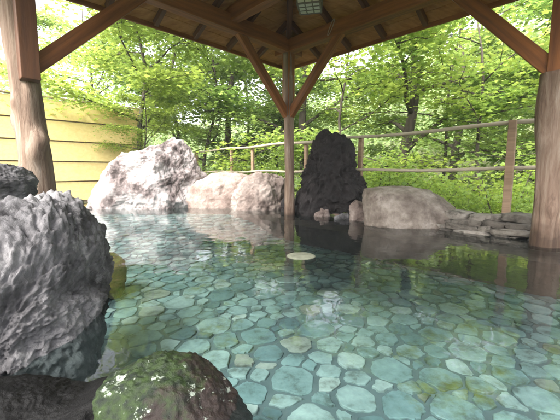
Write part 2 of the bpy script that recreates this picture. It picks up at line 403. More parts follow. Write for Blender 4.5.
# ------------------------------------------------------------------ pool: floor with set flagstones, ledge, rim, water
FZ = -0.34
def floor_h(x, y):
    return FZ + 0.012 * math.sin(x * 1.3 + 0.4) + 0.012 * math.sin(y * 1.7 + x) + 0.23 * sstep(3.3, 5.5, y) * sstep(0.4, -0.8, x)
LEDGE_IN = [(4.75, -0.7), (2.27, 2.18), (1.84, 2.62), (1.42, 3.07), (1.03, 3.46), (0.45, 4.05), (-0.05, 4.5), (-0.30, 4.95), (-0.75, 5.3)]
LEDGE = LEDGE_IN + [(-0.75, 6.3), (0.05, 5.9), (0.5, 5.1), (6.4, -0.9)]
def make_floor():
    rs = np.random.RandomState(11)
    pts = []
    x0, x1, y0, y1 = -5.7, 5.0, -0.4, 7.1
    cell = 0.2; grid = {}
    def ok(x, y, r):
        gx, gy = int(x / cell), int(y / cell)
        for i in range(gx - 2, gx + 3):
            for j in range(gy - 2, gy + 3):
                for (a, b, q) in grid.get((i, j), ()):
                    if (a - x)**2 + ((b - y))**2 < ((r + q) * 0.93)**2: return False
        return True
    for rad, tries in ((0.098, 1500), (0.078, 6000), (0.060, 22000), (0.042, 34000), (0.028, 34000)):
        for _ in range(tries):
            x, y = rs.uniform(x0, x1), rs.uniform(y0, y1); r = rad * rs.uniform(0.85, 1.12)
            if ok(x, y, r):
                grid.setdefault((int(x / cell), int(y / cell)), []).append((x, y, r)); pts.append((x, y, r))
    mb = MB(); ang0 = rs.uniform(0, 6.28, len(pts))
    n_st = 0
    for idx, (x, y, r) in enumerate(pts):
        if not inside(x, y) or pdist(x, y) < 0.03: continue
        if inside(x, y, LEDGE): continue
        if y < 0.15 and abs(x) < 5 and y < -0.2: continue
        # power-diagram cell by clipping
        poly = [(x + 0.3 * math.cos(a), y + 0.3 * math.sin(a)) for a in np.linspace(0, 2 * math.pi, 16, endpoint=False)]
        gx, gy = int(x / cell), int(y / cell)
        for i in range(gx - 3, gx + 4):
            for j in range(gy - 3, gy + 4):
                for (a, b, q) in grid.get((i, j), ()):
                    if a == x and b == y: continue
                    dx, dy = a - x, b - y; d2 = dx * dx + dy * dy
                    if d2 > 0.3: continue
                    lim = (d2 + r * r - q * q) / 2          # dot((p-c),(dx,dy)) <= lim
                    new = []
                    for k in range(len(poly)):
                        p, s = poly[k], poly[(k + 1) % len(poly)]
                        fp = (p[0] - x) * dx + (p[1] - y) * dy - lim; fs_ = (s[0] - x) * dx + (s[1] - y) * dy - lim
                        if fp <= 0: new.append(p)
                        if (fp < 0) != (fs_ < 0):
                            t = fp / (fp - fs_); new.append((p[0] + (s[0] - p[0]) * t, p[1] + (s[1] - p[1]) * t))
                    poly = new
                    if len(poly) < 3: break
                if len(poly) < 3: break
            if len(poly) < 3: break
        if len(poly) < 3: continue
        P = np.array(poly); c = P.mean(0)
        R = np.hypot(*(P - c).T).mean()
        if R < 0.02: continue
        gap = 0.005 + 0.006 * rs.rand()
        P = c + (P - c) * (1 - gap / max(R, 0.03)) * rs.uniform(0.88, 1.0)
        # corner cutting (one and a bit Chaikin) keeps the cut-stone outlines but rounds the corners
        for q in (0.15, 0.22):
            Nn = []
            for k in range(len(P)):
                a, b = P[k], P[(k + 1) % len(P)]
                Nn += [a * (1 - q) + b * q, a * q + b * (1 - q)]
            P = np.array(Nn)
        P = P + rs.normal(scale=0.0030, size=P.shape)
        n = len(P); tilt = rs.normal(scale=0.02, size=2); hh = rs.uniform(0.005, 0.014)
        def zz(p, h): return floor_h(c[0], c[1]) + h + float((p - c) @ tilt)
        base = [(p[0], p[1], floor_h(*p) - 0.01) for p in P]
        mid = [(*(c + (p - c) * 0.985), zz(p, hh * 0.75)) for p in P]
        top = [(*(c + (p - c) * 0.94), zz(p, hh)) for p in P]
        vs = base + mid + top + [(c[0], c[1], zz(c, hh * 1.12))]
        fs = []
        for k in range(n):
            k2 = (k + 1) % n
            fs += [(k, k2, n + k2, n + k), (n + k, n + k2, 2 * n + k2, 2 * n + k), (2 * n + k, 2 * n + k2, 3 * n)]
        mb.add(vs, fs); n_st += 1
    o = mb.build('pool_floor', M['flag'], smooth=False)
    tag(o, kind='structure'); print('stones', n_st)
    # grout bed below the stones, and the pool's side walls, one structure
    g = MB(); xs = np.arange(-5.8, 6.4, 0.15); ys = np.arange(-2.6, 7.4, 0.15); idx = {}
    vs, fs = [], []
    for j, y in enumerate(ys):
        for i, x in enumerate(xs):
            idx[i, j] = len(vs); vs.append((x, y, floor_h(x, y)))
    for j in range(len(ys) - 1):
        for i in range(len(xs) - 1):
            x, y = xs[i] + .075, ys[j] + .075
            if inside(x, y) or pdist(x, y) < 0.2: fs.append((idx[i, j], idx[i + 1, j], idx[i + 1, j + 1], idx[i, j + 1]))
    g.add(vs, fs); o = g.build('pool_bed', M['grout'], smooth=True); tag(o, kind='structure')
make_floor()

def extrude_poly(mb, poly, z0, z1, jitter=0.0):
    n = len(poly)
    mb.add([(x, y, z0) for x, y in poly] + [(x, y, z1) for x, y in poly], [tuple(range(n))[::-1], tuple(range(n, 2 * n))] + [(i, (i + 1) % n, n + (i + 1) % n, n + i) for i in range(n)])
def make_ledge():
    # smoothed, slightly wavy slab of brown stone under the water along the fence side
    inn = []
    for i in range(len(LEDGE_IN) - 1):
        a, b = Vector(LEDGE_IN[i]), Vector(LEDGE_IN[i + 1]); n = max(1, int((b - a).length / 0.12))
        for k in range(n):
            p = a.lerp(b, k / n); w = 0.03 * MN.noise(Vector((p.x * 3, p.y * 3, 0))); inn.append((p.x + w, p.y + w))
    inn.append(LEDGE_IN[-1])
    outer = [(-0.75, 6.3), (0.05, 5.95), (0.5, 5.14), (6.42, -0.88)]
    mb = MB(); poly = inn + outer
    # orientation
    ar = sum(poly[i][0] * poly[(i + 1) % len(poly)][1] - poly[(i + 1) % len(poly)][0] * poly[i][1] for i in range(len(poly)))
    if ar < 0: poly = poly[::-1]
    extrude_poly(mb, poly, -0.4, -0.075)
    o = mb.build('pool_ledge', M['ledge']); tag(o, kind='structure')
    # rim of the pool: low wall that holds the water, hidden under the rocks for the most part
    rim = MB(); n = len(POOL); area = sum(POOL[i][0] * POOL[(i + 1) % n][1] - POOL[(i + 1) % n][0] * POOL[i][1] for i in range(n))
    sg = 1 if area > 0 else -1
    inn2, out2 = [], []
    for i in range(n):
        a, b, c = Vector(POOL[i - 1]), Vector(POOL[i]), Vector(POOL[(i + 1) % n])
        d1, d2 = (b - a).normalized(), (c - b).normalized(); nn = Vector((d1.y + d2.y, -(d1.x + d2.x))).normalized() * sg
        k = 1 / max(0.5, nn.dot(Vector((d1.y, -d1.x)) * sg)); inn2.append(b); out2.append(b + nn * 0.22 * k)
    vs = [(p.x, p.y, -0.6) for p in inn2] + [(p.x, p.y, 0.03) for p in inn2] + [(p.x, p.y, 0.035) for p in out2] + [(p.x, p.y, -0.6) for p in out2]
    fs = []
    for i in range(n):
        j = (i + 1) % n
        for k in range(3): fs.append((k * n + i, k * n + j, (k + 1) * n + j, (k + 1) * n + i))
    o = rim.add(vs, fs).build('pool_rim', M['ledge']); tag(o, kind='structure')
make_ledge()
def make_water():
    vs = [(x, y, 0) for x, y in POOL]
    o = MB().add(vs, [tuple(range(len(vs)))]).build('water', M['water']); tag(o, kind='structure')
make_water()

# ------------------------------------------------------------------ pavilion
PAV = empty('pavilion', C0, 'open wooden pavilion with log posts, braced beams and raftered roof over the pool', 'pavilion')
BZ0, BH, BW = 2.27, 0.18, 0.12
bzc = BZ0 + BH / 2
def log_post(base, h, r, seed, lean=(0, 0), knots=(), half=None):
    mb = MB(); rnd = random.Random(seed); n = 28; m = 60; vs, fs = [], []
    for i in range(m + 1):
        t = i / m; z = t * h
        cx = lean[0] * (t - 1) + 0.02 * math.sin(3.1 * t + seed); cy = lean[1] * (t - 1) + 0.015 * math.sin(4 * t + seed * 2)
        rr = r * (1.08 - 0.16 * t) + 0.03 * r * math.exp(-z * 8)
        for k in range(n):
            a = 2 * math.pi * k / n
            e = 0.20 * r * MN.fractal(Vector((math.cos(a) * 1.4, math.sin(a) * 1.4, z * 1.2 + seed * 9)), 1, 2, 4)
            e += 0.10 * r * MN.noise(Vector((math.cos(a) * 5, math.sin(a) * 5, z * 0.8 + seed)))
            for (kz, ka, kr) in knots:
                da = (a - ka + math.pi) % (2 * math.pi) - math.pi
                e += kr * math.exp(-((z - kz) / 0.07)**2 - (da / 0.5)**2)
            vs.append((cx + (rr + e) * math.cos(a), cy + (rr + e) * math.sin(a), z))
    for i in range(m):
        for k in range(n): fs.append((i * n + k, i * n + (k + 1) % n, (i + 1) * n + (k + 1) % n, (i + 1) * n + k))
    fs += [tuple(range(n))[::-1], tuple(range(m * n, (m + 1) * n))]
    o = mb.add(vs, fs).build('post', M['log'], PAV, smooth=True)
    o.location = Vector(base) - C0
    return o
def square_head(post, base, w, z0, z1, m):
    o = timber('squared_head', Vector(base) + Vector((0, 0, z0)), Vector(base) + Vector((0, 0, z1)), w, w, m, None, up=DR, bevel=0.005)
    o.parent = post; o.matrix_basis = Matrix.Translation(-(post.location + C0)) @ o.matrix_basis
    return o
pc = log_post(C0 + Vector((0, 0, -0.1)), BZ0 + 0.1, 0.068, 1, knots=((1.0, 4.0, 0.012),))
pr = log_post(PR + Vector((0.055, 0, -0.03)), 1.44, 0.098, 2, lean=(0.02, 0), knots=((0.35, 4.4, 0.02), (0.9, 3.6, 0.018)))
pl = log_post(PL + Vector((-0.135, 0, -0.1)), BZ0 + 0.1, 0.108, 3, lean=(-0.105, 0), knots=((0.98, 5.9, 0.06), (0.86, 5.2, 0.035), (0.70, 4.4, 0.03), (1.25, 4.2, 0.025), (1.12, 3.6, 0.03)))
square_head(pc, C0, 0.125, 1.42, BZ0 - 0.001, M['beam'])
square_head(pr, PR + Vector((0.085, 0.0, 0)), 0.185, 1.40, BZ0 - 0.001, M['beam'])
square_head(pl, PL + Vector((0.0, -0.085, 0)), 0.125, 1.32, BZ0 - 0.001, M['rafter'])
EXT = 3.25
# plate beams
timber('beam', C0 - DL * 0.22 + Vector((0, 0, bzc)), C0 + DL * (EXT + 0.2) + Vector((0, 0, bzc)), BW, BH, M['beam'], PAV)
timber('beam', C0 - DR * 0.22 + Vector((0, 0, bzc - 0.004)), C0 + DR * (EXT + 0.2) + Vector((0, 0, bzc - 0.004)), BW + 0.006, BH - 0.012, M['beam'], PAV)
K4 = C0 + DR * EXT + DL * EXT
timber('beam', C0 + DR * EXT + Vector((0, 0, bzc + 0.004)), K4 + Vector((0, 0, bzc + 0.004)), BW, BH, M['beam'], PAV)
timber('beam', C0 + DL * EXT + Vector((0, 0, bzc + 0.004)), K4 + Vector((0, 0, bzc + 0.004)), BW, BH, M['beam'], PAV)
# the inner cross beam that starts on the left plate, and one that starts on the right plate further out
for t in (0.98,):
    a = C0 + DL * t
    timber('cross_beam', a - DR * 0.1 + Vector((0, 0, 2.37 + 0.085)), a + DR * EXT + Vector((0, 0, 2.37 + 0.085)), 0.11, 0.17, M['beam'], PAV)
# braces
def brace(p, d, zlow=1.43, run=0.86, w=0.075, h=0.11):
    a = p + d * 0.035 + Vector((0, 0, zlow)); b = p + d * (run + 0.03) + Vector((0, 0, BZ0 + 0.06))
    return timber('brace', a, b, w, h, M['beam'], PAV, up=(0, 0, 1))
brace(C0, DL); brace(C0, DR)
brace(PR + Vector((0.05, 0, 0)), -DR, zlow=1.43, run=0.80, w=0.085, h=0.12); brace(PL + Vector((-0.07, -0.05, 0)), -DL, zlow=1.42, run=0.95, w=0.09, h=0.12)
# roof geometry: pyramid, eave 0.5 m beyond the beams
OV, PIT = 0.50, math.tan(math.radians(24))
APEX = C0 + (DR + DL) * (EXT / 2)
ZB = BZ0 + BH                       # rafter underside over the beam's outer face
def roof_z(dist_in):                # underside of the boards at a distance in from the eave
    return ZB + 0.075 - OV * PIT + dist_in * PIT
half = EXT / 2 + OV
faces = [(DL, DR), (DR, DL), (-DL, -DR), (-DR, -DL)]     # (direction along the eave, direction up the slope)
for fi, (al, inn) in enumerate(faces):
    # eave line centre
    ec = APEX - inn * half
    zap = roof_z(half)
    # rafters
    n = int(half / 0.5); 
    for k in range(-n, n + 1):
        off = k * 0.5 + 0.08
        L = half - abs(off)
        if L < 0.25: continue
        a = ec + al * off + inn * 0.05; b = a + inn * (L - 0.08)
        za, zb = roof_z(0.05) - 0.042, roof_z(L - 0.03) - 0.042
        timber('rafter', a + Vector((0, 0, za)), b + Vector((0, 0, zb)), 0.05, 0.075, M['rafter'], PAV)
    # sheathing boards: narrow courses parallel to the eave, each lapping the next
    mb = MB(); step = 0.145; d = 0.0
    while d < half - 0.05:
        w0, w1 = half - d, half - min(d + step - 0.006, half)
        z0, z1 = roof_z(d), roof_z(min(d + step - 0.006, half))
        p = [ec - al * w0 + inn * d, ec + al * w0 + inn * d, ec + al * w1 + inn * (d + step - 0.006), ec - al * w1 + inn * (d + step - 0.006)]
        lo = [p[0] + Vector((0, 0, z0)), p[1] + Vector((0, 0, z0)), p[2] + Vector((0, 0, z1)), p[3] + Vector((0, 0, z1))]
        hi = [q + Vector((0, 0, 0.014)) for q in lo]
        mb.add([q - C0 for q in lo + hi], [(0, 1, 2, 3), (7, 6, 5, 4), (0, 4, 5, 1), (1, 5, 6, 2), (2, 6, 7, 3), (3, 7, 4, 0)])
        d += step
    mb.build('sheathing', M['board'], PAV)
    # roof covering above the boards, a thick dark skin
    mb = MB(); e = 0.07; hz = roof_z(-e) + 0.03
    lo = [ec - inn * e - al * (half + e), ec - inn * e + al * (half + e)]
    vs = [lo[0] + Vector((0, 0, hz)), lo[1] + Vector((0, 0, hz)), APEX + Vector((0, 0, zap + 0.03)), lo[0] + Vector((0, 0, hz + 0.07)), lo[1] + Vector((0, 0, hz + 0.07)), APEX + Vector((0, 0, zap + 0.10))]
    mb.add([v - C0 for v in vs], [(0, 1, 2), (5, 4, 3), (0, 3, 4, 1)]); mb.build('roof_covering', M['rafter'], PAV)
    # eave batten
    timber('eave_board', ec - al * half - inn * 0.01 + Vector((0, 0, roof_z(0) - 0.022)), ec + al * half - inn * 0.01 + Vector((0, 0, roof_z(0) - 0.022)), 0.03, 0.05, M['beam'], PAV)
# hip rafters
for (a, b) in ((DL, DR), (-DL, DR), (DL, -DR), (-DL, -DR)):
    q = APEX + (a + b) * (-half * 0.985) if False else APEX - (a + b) * (half * 0.985)
    timber('hip_rafter', q + Vector((0, 0, roof_z(0.03) - 0.065)), APEX + Vector((0, 0, roof_z(half) - 0.065)), 0.07, 0.115, M['rafter'], PAV)
# metal strap looped round the right beam
mb = MB(); ctr = C0 + DR * 0.78 - FN * 0.072 + Vector((0, 0, bzc + 0.005))
pts = []
for k in range(17):
    a = 2 * math.pi * k / 16; pts.append(ctr + DR * (0.022 * math.cos(a)) + (Vector((0, 0, 1)) * 0.085 + DR * 0.045) * math.sin(a) - FN * 0.004 - C0)
tube(mb, pts, [0.005] * 17, 6); mb.build('strap_ring', mat('light metal', base=(0.34, 0.24, 0.17), rough=0.5, bump=0), PAV, smooth=True)

# ------------------------------------------------------------------ lantern hung from the cross beam
def make_lantern():
    p = C0 + DL * 0.98 + DR * 1.20
    e = empty('hanging_lantern', p + Vector((0, 0, 2.37)), 'boxy hanging lantern with pale panes and dark bars under the pavilion roof', 'lantern')
    top, bot, w = -0.03, -0.235, 0.115
    R = Matrix.Rotation(math.radians(-12), 3, 'Z')
    sh = MB()
    def box(mb, x0, x1, y0, y1, z0, z1):
        vs = [R @ Vector(c) for c in ((x0, y0, z0), (x1, y0, z0), (x1, y1, z0), (x0, y1, z0), (x0, y0, z1), (x1, y0, z1), (x1, y1, z1), (x0, y1, z1))]
        mb.add(vs, [(3, 2, 1, 0), (4, 5, 6, 7), (0, 1, 5, 4), (1, 2, 6, 5), (2, 3, 7, 6), (3, 0, 4, 7)])
    wt, wb = w, w * 0.86
    n = 4
    vs = [R @ Vector(c) for c in ((-wb, -wb, bot), (wb, -wb, bot), (wb, wb, bot), (-wb, wb, bot), (-wt, -wt, top), (wt, -wt, top), (wt, wt, top), (-wt, wt, top))]
    sh.add(vs, [(3, 2, 1, 0), (4, 5, 6, 7), (0, 1, 5, 4), (1, 2, 6, 5), (2, 3, 7, 6), (3, 0, 4, 7)]); sh.build('pane', M['paper'], e)
    fr = MB()
    for (ax, s) in ((0, 1), (0, -1), (1, 1), (1, -1)):
        for t in (-1, -0.34, 0.34, 1):
            a = [t * wb, -s * wb * 1.03]; b = [t * wt, -s * wt * 1.03]
            if ax: a.reverse(); b.reverse()
            tube(fr, [R @ Vector((*a, bot)), R @ Vector((*b, top))], [0.0055] * 2, 4)
        for z in (bot, bot + 0.07, bot + 0.14, top):
            ww = wb + (wt - wb) * (z - bot) / (top - bot)
            a, b = [-ww, -s * ww * 1.03], [ww, -s * ww * 1.03]
            if ax: a.reverse(); b.reverse()
            tube(fr, [R @ Vector((*a, z)), R @ Vector((*b, z))], [0.006 if z not in (bot,) else 0.009] * 2, 4)
    for t in (-0.34, 0.34):
        tube(fr, [R @ Vector((t * wb, -wb, bot)), R @ Vector((t * wb, wb, bot))], [0.006] * 2, 4); tube(fr, [R @ Vector((-wb, t * wb, bot)), R @ Vector((wb, t * wb, bot))], [0.006] * 2, 4)
    box(fr, -0.135, 0.135, -0.135, 0.135, top, top + 0.018)
    fr.build('frame', M['iron'], e)
    hk = MB(); tube(hk, [(0, 0, top + 0.018), (0, 0, 0.0)], [0.006, 0.006], 6); hk.build('hanger', M['iron'], e)
make_lantern()

# ------------------------------------------------------------------ yellow board wall at the left
def make_wall():
    a = Vector((-6.9, 4.35, 0)); b = Vector((-3.30, 7.95, 0)); e = empty('board_wall', a, 'pale yellow wall of wide horizontal boards behind the left rocks', 'wall')
    d = (b - a); L = d.length; x = d.normalized(); nrm = Vector((x.y, -x.x, 0))
    mb = MB(); rows = 5; bh = 0.412; z0 = 0.0
    for r in range(rows):
        for c in range(1):
            zb, zt = z0 + r * bh + 0.012, z0 + (r + 1) * bh - 0.012
            rise = 0.045
            p0, p1 = Vector((0, 0, 0)), d
            fo, fi = nrm * 0.035, nrm * 0.012     # clapboard: bottom edge stands proud
            vs = [p0 + fo + Vector((0, 0, zb)), p1 + fo + Vector((0, 0, zb + rise)), p1 + fi + Vector((0, 0, zt + rise)), p0 + fi + Vector((0, 0, zt)),
                  p0 - nrm * 0.01 + Vector((0, 0, zb)), p1 - nrm * 0.01 + Vector((0, 0, zb + rise)), p1 - nrm * 0.01 + Vector((0, 0, zt + rise)), p0 - nrm * 0.01 + Vector((0, 0, zt))]
            mb.add(vs, [(0, 1, 2, 3), (7, 6, 5, 4), (0, 4, 5, 1), (1, 5, 6, 2), (2, 6, 7, 3), (3, 7, 4, 0)])
    mb.build('boards', M['wall'], e, bevel=0.004)
    bk = MB(); vs = [Vector((0, 0, 0)) - nrm * 0.012, d - nrm * 0.012, d - nrm * 0.03, -nrm * 0.03]
    bk.add([v + Vector((0, 0, -0.2)) for v in vs] + [v + Vector((0, 0, z0 + rows * bh)) for v in vs], [(3, 2, 1, 0), (4, 5, 6, 7), (0, 1, 5, 4), (1, 2, 6, 5), (2, 3, 7, 6), (3, 0, 4, 7)])
    bk.build('backing', M['walldark'], e)
    timber('cap', a + Vector((0, 0, z0 + rows * bh + 0.02)), b + Vector((0, 0, z0 + rows * bh + 0.065)), 0.09, 0.03, M['walldark'], e)
    for k in range(4):
        q = a + x * (L * (k + 0.02) / 3.06) - nrm * 0.09
        timber('wall_post', q + Vector((0, 0, -0.2)), q + Vector((0, 0, z0 + rows * bh)), 0.09, 0.09, M['walldark'], e, up=DR)
make_wall()

# ------------------------------------------------------------------ rail fence on the far side
def make_fence():
    e = empty('rail_fence', FENCE0, 'weathered two-rail wooden fence running behind the rocks along the wood', 'fence')
    def at(t, z): return FENCE0 - DR * t + Vector((0, 0, z))     # t: metres to the left and back
    def rail(t0, t1, z, r, seed, m, dz=0.0):
        mb = MB(); n = 22; a = at(t0, z); b = at(t1, z + dz); d = (b - a); L = d.length
        pts = [(L * i / n, 0.006 * math.sin(i * 1.1 + seed), 0.012 * math.sin(i * 0.7 + seed)) for i in range(n + 1)]
        tube(mb, pts, [r * (1 - 0.2 * i / n) * (1 + 0.05 * math.sin(i * 2.3 + seed)) for i in range(n + 1)], 10)
        o = mb.build('rail', m, e, smooth=True); x = d.normalized(); y = Vector((0, 0, 1)).cross(x); zz = x.cross(y); q = a - e.location
        o.matrix_basis = Matrix(((x.x, y.x, zz.x, q.x), (x.y, y.y, zz.y, q.y), (x.z, y.z, zz.z, q.z), (0, 0, 0, 1)))
    rail(-2.2, 3.0, 1.13, 0.026, 1, M['rail']); rail(2.6, 6.45, 1.135, 0.026, 4, M['rail'])
    rail(-2.2, 3.1, 0.655, 0.024, 2, M['rail']); rail(2.7, 6.45, 0.65, 0.022, 3, M['rail'])
    for t, w in ((0, 0.072), (1.85, 0.06), (2.9, 0.06), (4.3, 0.055), (5.0, 0.05), (6.42, 0.055), (-1.9, 0.07)):
        q = at(t, 0) + FN * (0.05 if t != 0 else -0.035)
        timber('fence_post', q + Vector((0, 0, min(0.1, ground_z(q.x, q.y)) - 0.1)), q + Vector((0, 0, 1.14 if t else 1.16)), w, w, M['fpost'], e, up=DR)
make_fence()

# ------------------------------------------------------------------ low wall of stacked stones under the fence
def make_stone_wall():
    rs = random.Random(4); mb = MB(); V, Fc = ico(3)
    org = FENCE0 - FN * 0.46; z = -0.10; row = 0
    while z < 0.17:
        h = rs.uniform(0.045, 0.075); t = -2.6 + row * 0.07
        while t < 1.3:
            L = rs.uniform(0.12, 0.36); c = org - DR * (t + L / 2) + Vector((0, 0, z + h / 2 + 0.012 * math.sin(t * 5 + row))) + FN * (0.05 * row + rs.uniform(-0.02, 0.02))
            hh = h * rs.uniform(0.9, 1.35); so_ = rs.uniform(0, 50); vs = []
            for v in V:
                q = Vector([math.copysign(abs(a)**0.33, a) for a in v]); q *= 1 + 0.22 * MN.fractal(Vector(v) * 1.9 + Vector((so_, 0, 0)), 1, 2, 3)
                dz = q.z * hh / 2 + 0.01 * math.sin(so_ + q.x * 2) + 0.006 * MN.noise(Vector(v) * 5 + Vector((so_, 0, 0)))
                vs.append(c - DR * (q.x * L / 2) + FN * (q.y * 0.15) + Vector((0, 0, dz)) - org)
            mb.add(vs, Fc); t += L
        z += h * 0.9; row += 1
    o = mb.build('stone_wall', M['stonewall'], smooth=True); o.location = org
    tag(o, 'low dry wall of flat grey stones at the water beside the right log post', 'stone wall')
make_stone_wall()

# ------------------------------------------------------------------ rocks (outline in photo pixels at their distance)
rock('large_rock', [(86, 212), (88, 194), (97, 177), (107, 162), (124, 154), (140, 153), (151, 153), (163, 147), (172, 140), (183, 140), (190, 147), (195, 159), (200, 176), (192, 196), (188, 215), (184, 236), (140, 240), (92, 234)],
     5.75, 0.55, M['rock_pale'], 'large jagged pinkish white rock with dark peak in front of the yellow wall', seed=4, rough=0.09, freq=1.7, facet=1.0, ridge=0.07, fine=0.028, nfacet=30, sub=7)
rock('pink_boulder', [(184, 214), (185, 196), (197, 182), (212, 174), (232, 171), (248, 174), (256, 190), (256, 214), (254, 234), (215, 238), (186, 234)],
     5.85, 0.4, M['rock_pink'], 'smooth pale pink boulder at the far water edge, right of the jagged white rock', seed=8, rough=0.07, facet=0.3, fine=0.02)
rock('brown_rock', [(228, 216), (231, 196), (240, 180), (256, 171), (272, 171), (284, 178), (288, 196), (287, 216), (284, 236), (260, 238), (238, 234)],
     5.55, 0.4, M['rock_brown'], 'rough mottled pinkish brown rock just left of the middle post', seed=12, rough=0.13, facet=0.5, ridge=0.08, fine=0.04)
rock('lava_rock', [(297, 222), (296, 202), (301, 188), (303, 176), (308, 165), (312, 150), (318, 138), (330, 133), (344, 135), (351, 147), (354, 160), (360, 174), (364, 190), (362, 208), (352, 222), (325, 230)],
     4.72, 0.32, M['lava'], 'upright black porous lava rock right of the middle post', seed=21, rough=0.17, freq=2.4, pits=0.28, pfreq=5.0, ridge=0.20, fine=0.03, sub=7)
rock('long_boulder', [(362, 226), (363, 200), (366, 189), (380, 187), (396, 186), (412, 187), (428, 190), (444, 198), (456, 210), (465, 226), (467, 240), (420, 246), (380, 236)],
     3.72, 0.34, M['boulder'], 'long smooth grey-brown boulder under the fence between the black lava rock and the stone wall', seed=30, rough=0.06, freq=1.2, facet=0.12, fine=0.012, leanY=0.3)
rock('pebble_rock', [(281, 214), (280, 203), (286, 197), (297, 198), (303, 206), (302, 218), (290, 222)],
     5.1, 0.16, M['lava'], 'small dark stone behind the foot of the middle post', seed=33, rough=0.15, facet=0.4, sub=5)
rock('base_stone', [(311, 221), (313, 211), (320, 206), (328, 209), (331, 217), (326, 225)],
     4.62, 0.09, M['rock_brown'], 'small pale brown stone at the foot of the black lava rock', seed=35, rough=0.12, facet=0.5, sub=5)
rock('base_stone', [(344, 224), (346, 213), (354, 207), (362, 210), (366, 219), (360, 228)],
     4.45, 0.10, M['lava'], 'small dark stone wedged between black lava rock and long boulder', seed=37, rough=0.12, facet=0.5, sub=5)
rock('base_stone', [(350, 222), (349, 206), (356, 200), (364, 203), (370, 212), (368, 230)],
     4.15, 0.12, M['rock_brown'], 'brown stone touching the left end of the long boulder', seed=38, rough=0.12, facet=0.6, sub=5)
rock('base_stone', [(334, 226), (335, 217), (341, 213), (348, 215), (351, 224), (344, 232)],
     4.3, 0.09, M['rock_grey'], 'small grey stone at the waterline in front of the black lava rock', seed=39, rough=0.12, facet=0.6, sub=5)
rock('edge_rock', [(548, 246), (549, 222), (556, 208), (572, 202), (592, 206), (600, 230), (590, 252)],
     2.9, 0.25, M['ledge'], 'dark brown rock at the right picture edge beside the right log post', seed=40, rough=0.1, facet=0.5)
rock('front_rock', [(-80, 320), (-70, 230), (-35, 203), (-8, 198), (10, 203), (26, 216), (38, 234), (49, 258), (62, 290), (82, 318), (100, 348), (114, 388), (114, 425), (95, 460), (0, 470), (-50, 450)],
     1.22, 0.42, M['rock_grey'], 'huge craggy grey volcanic rock filling the left foreground', seed=50, rough=0.13, freq=1.9, facet=0.8, ridge=0.10, pits=0.05, pfreq=9, fine=0.055, sub=7, leanY=0.68)
rock('back_rock', [(-30, 215), (-28, 175), (-10, 166), (6, 165), (17, 171), (25, 180), (27, 194), (20, 214)],
     1.95, 0.22, M['rock_grey'], 'small dark grey rock behind the huge foreground rock, left of the left post', seed=54, rough=0.13, facet=0.3, ridge=0.14, fine=0.05)
rock('shade_rock', [(-110, 450), (-90, 394), (-20, 390), (20, 394), (45, 402), (75, 402), (96, 392), (112, 384), (124, 400), (128, 470), (60, 560), (-60, 560)],
     0.76, 0.15, M['wet'], 'near-black rock added as the shade under the huge grey rock, bottom left corner', seed=57, rough=0.06, facet=0.2, fine=0.03)  # added rock shape that fills in for shade below the overhang
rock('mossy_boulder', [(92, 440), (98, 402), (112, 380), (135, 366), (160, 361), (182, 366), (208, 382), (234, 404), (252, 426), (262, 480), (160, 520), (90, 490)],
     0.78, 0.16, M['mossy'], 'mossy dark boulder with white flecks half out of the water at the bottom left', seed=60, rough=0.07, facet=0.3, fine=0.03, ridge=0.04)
rock('sunken_rock', [(80, 285), (82, 262), (92, 253), (108, 253), (120, 260), (124, 275), (122, 296), (100, 308)],
     2.45, 0.2, M['tan'], 'tan rock with green algae just under the water beside the huge foreground rock', seed=64, rough=0.08, facet=0.3, fine=0.02)
# flat round stone
def make_pad():
    c = onz(301, 256, 0.0); mb = MB(); n = 48; vs, fs = [], []
    prof = [(0.0, 0.008), (0.085, 0.008), (0.104, 0.003), (0.110, -0.006), (0.108, -0.03), (0.07, -0.045), (0.03, -0.055), (0.0, -0.058)]
    for r, z in prof:
        for k in range(n):
            a = 2 * math.pi * k / n; rr = r * (1 + 0.025 * MN.noise(Vector((math.cos(a) * 2, math.sin(a) * 2, 3)))); vs.append((rr * math.cos(a), rr * math.sin(a), z + 0.003 * MN.noise(Vector((rr * 9 * math.cos(a), rr * 9 * math.sin(a), 0)))))
    for i in range(len(prof) - 1):
        for k in range(n): fs.append((i * n + (k + 1) % n, i * n + k, (i + 1) * n + k, (i + 1) * n + (k + 1) % n))
    o = mb.add(vs, fs).build('round_stone', M['pad'], smooth=True); o.location = (c.x, c.y, 0.0)
    tag(o, 'flat round stone standing at the water surface in the middle of the pool', 'stone')
make_pad()

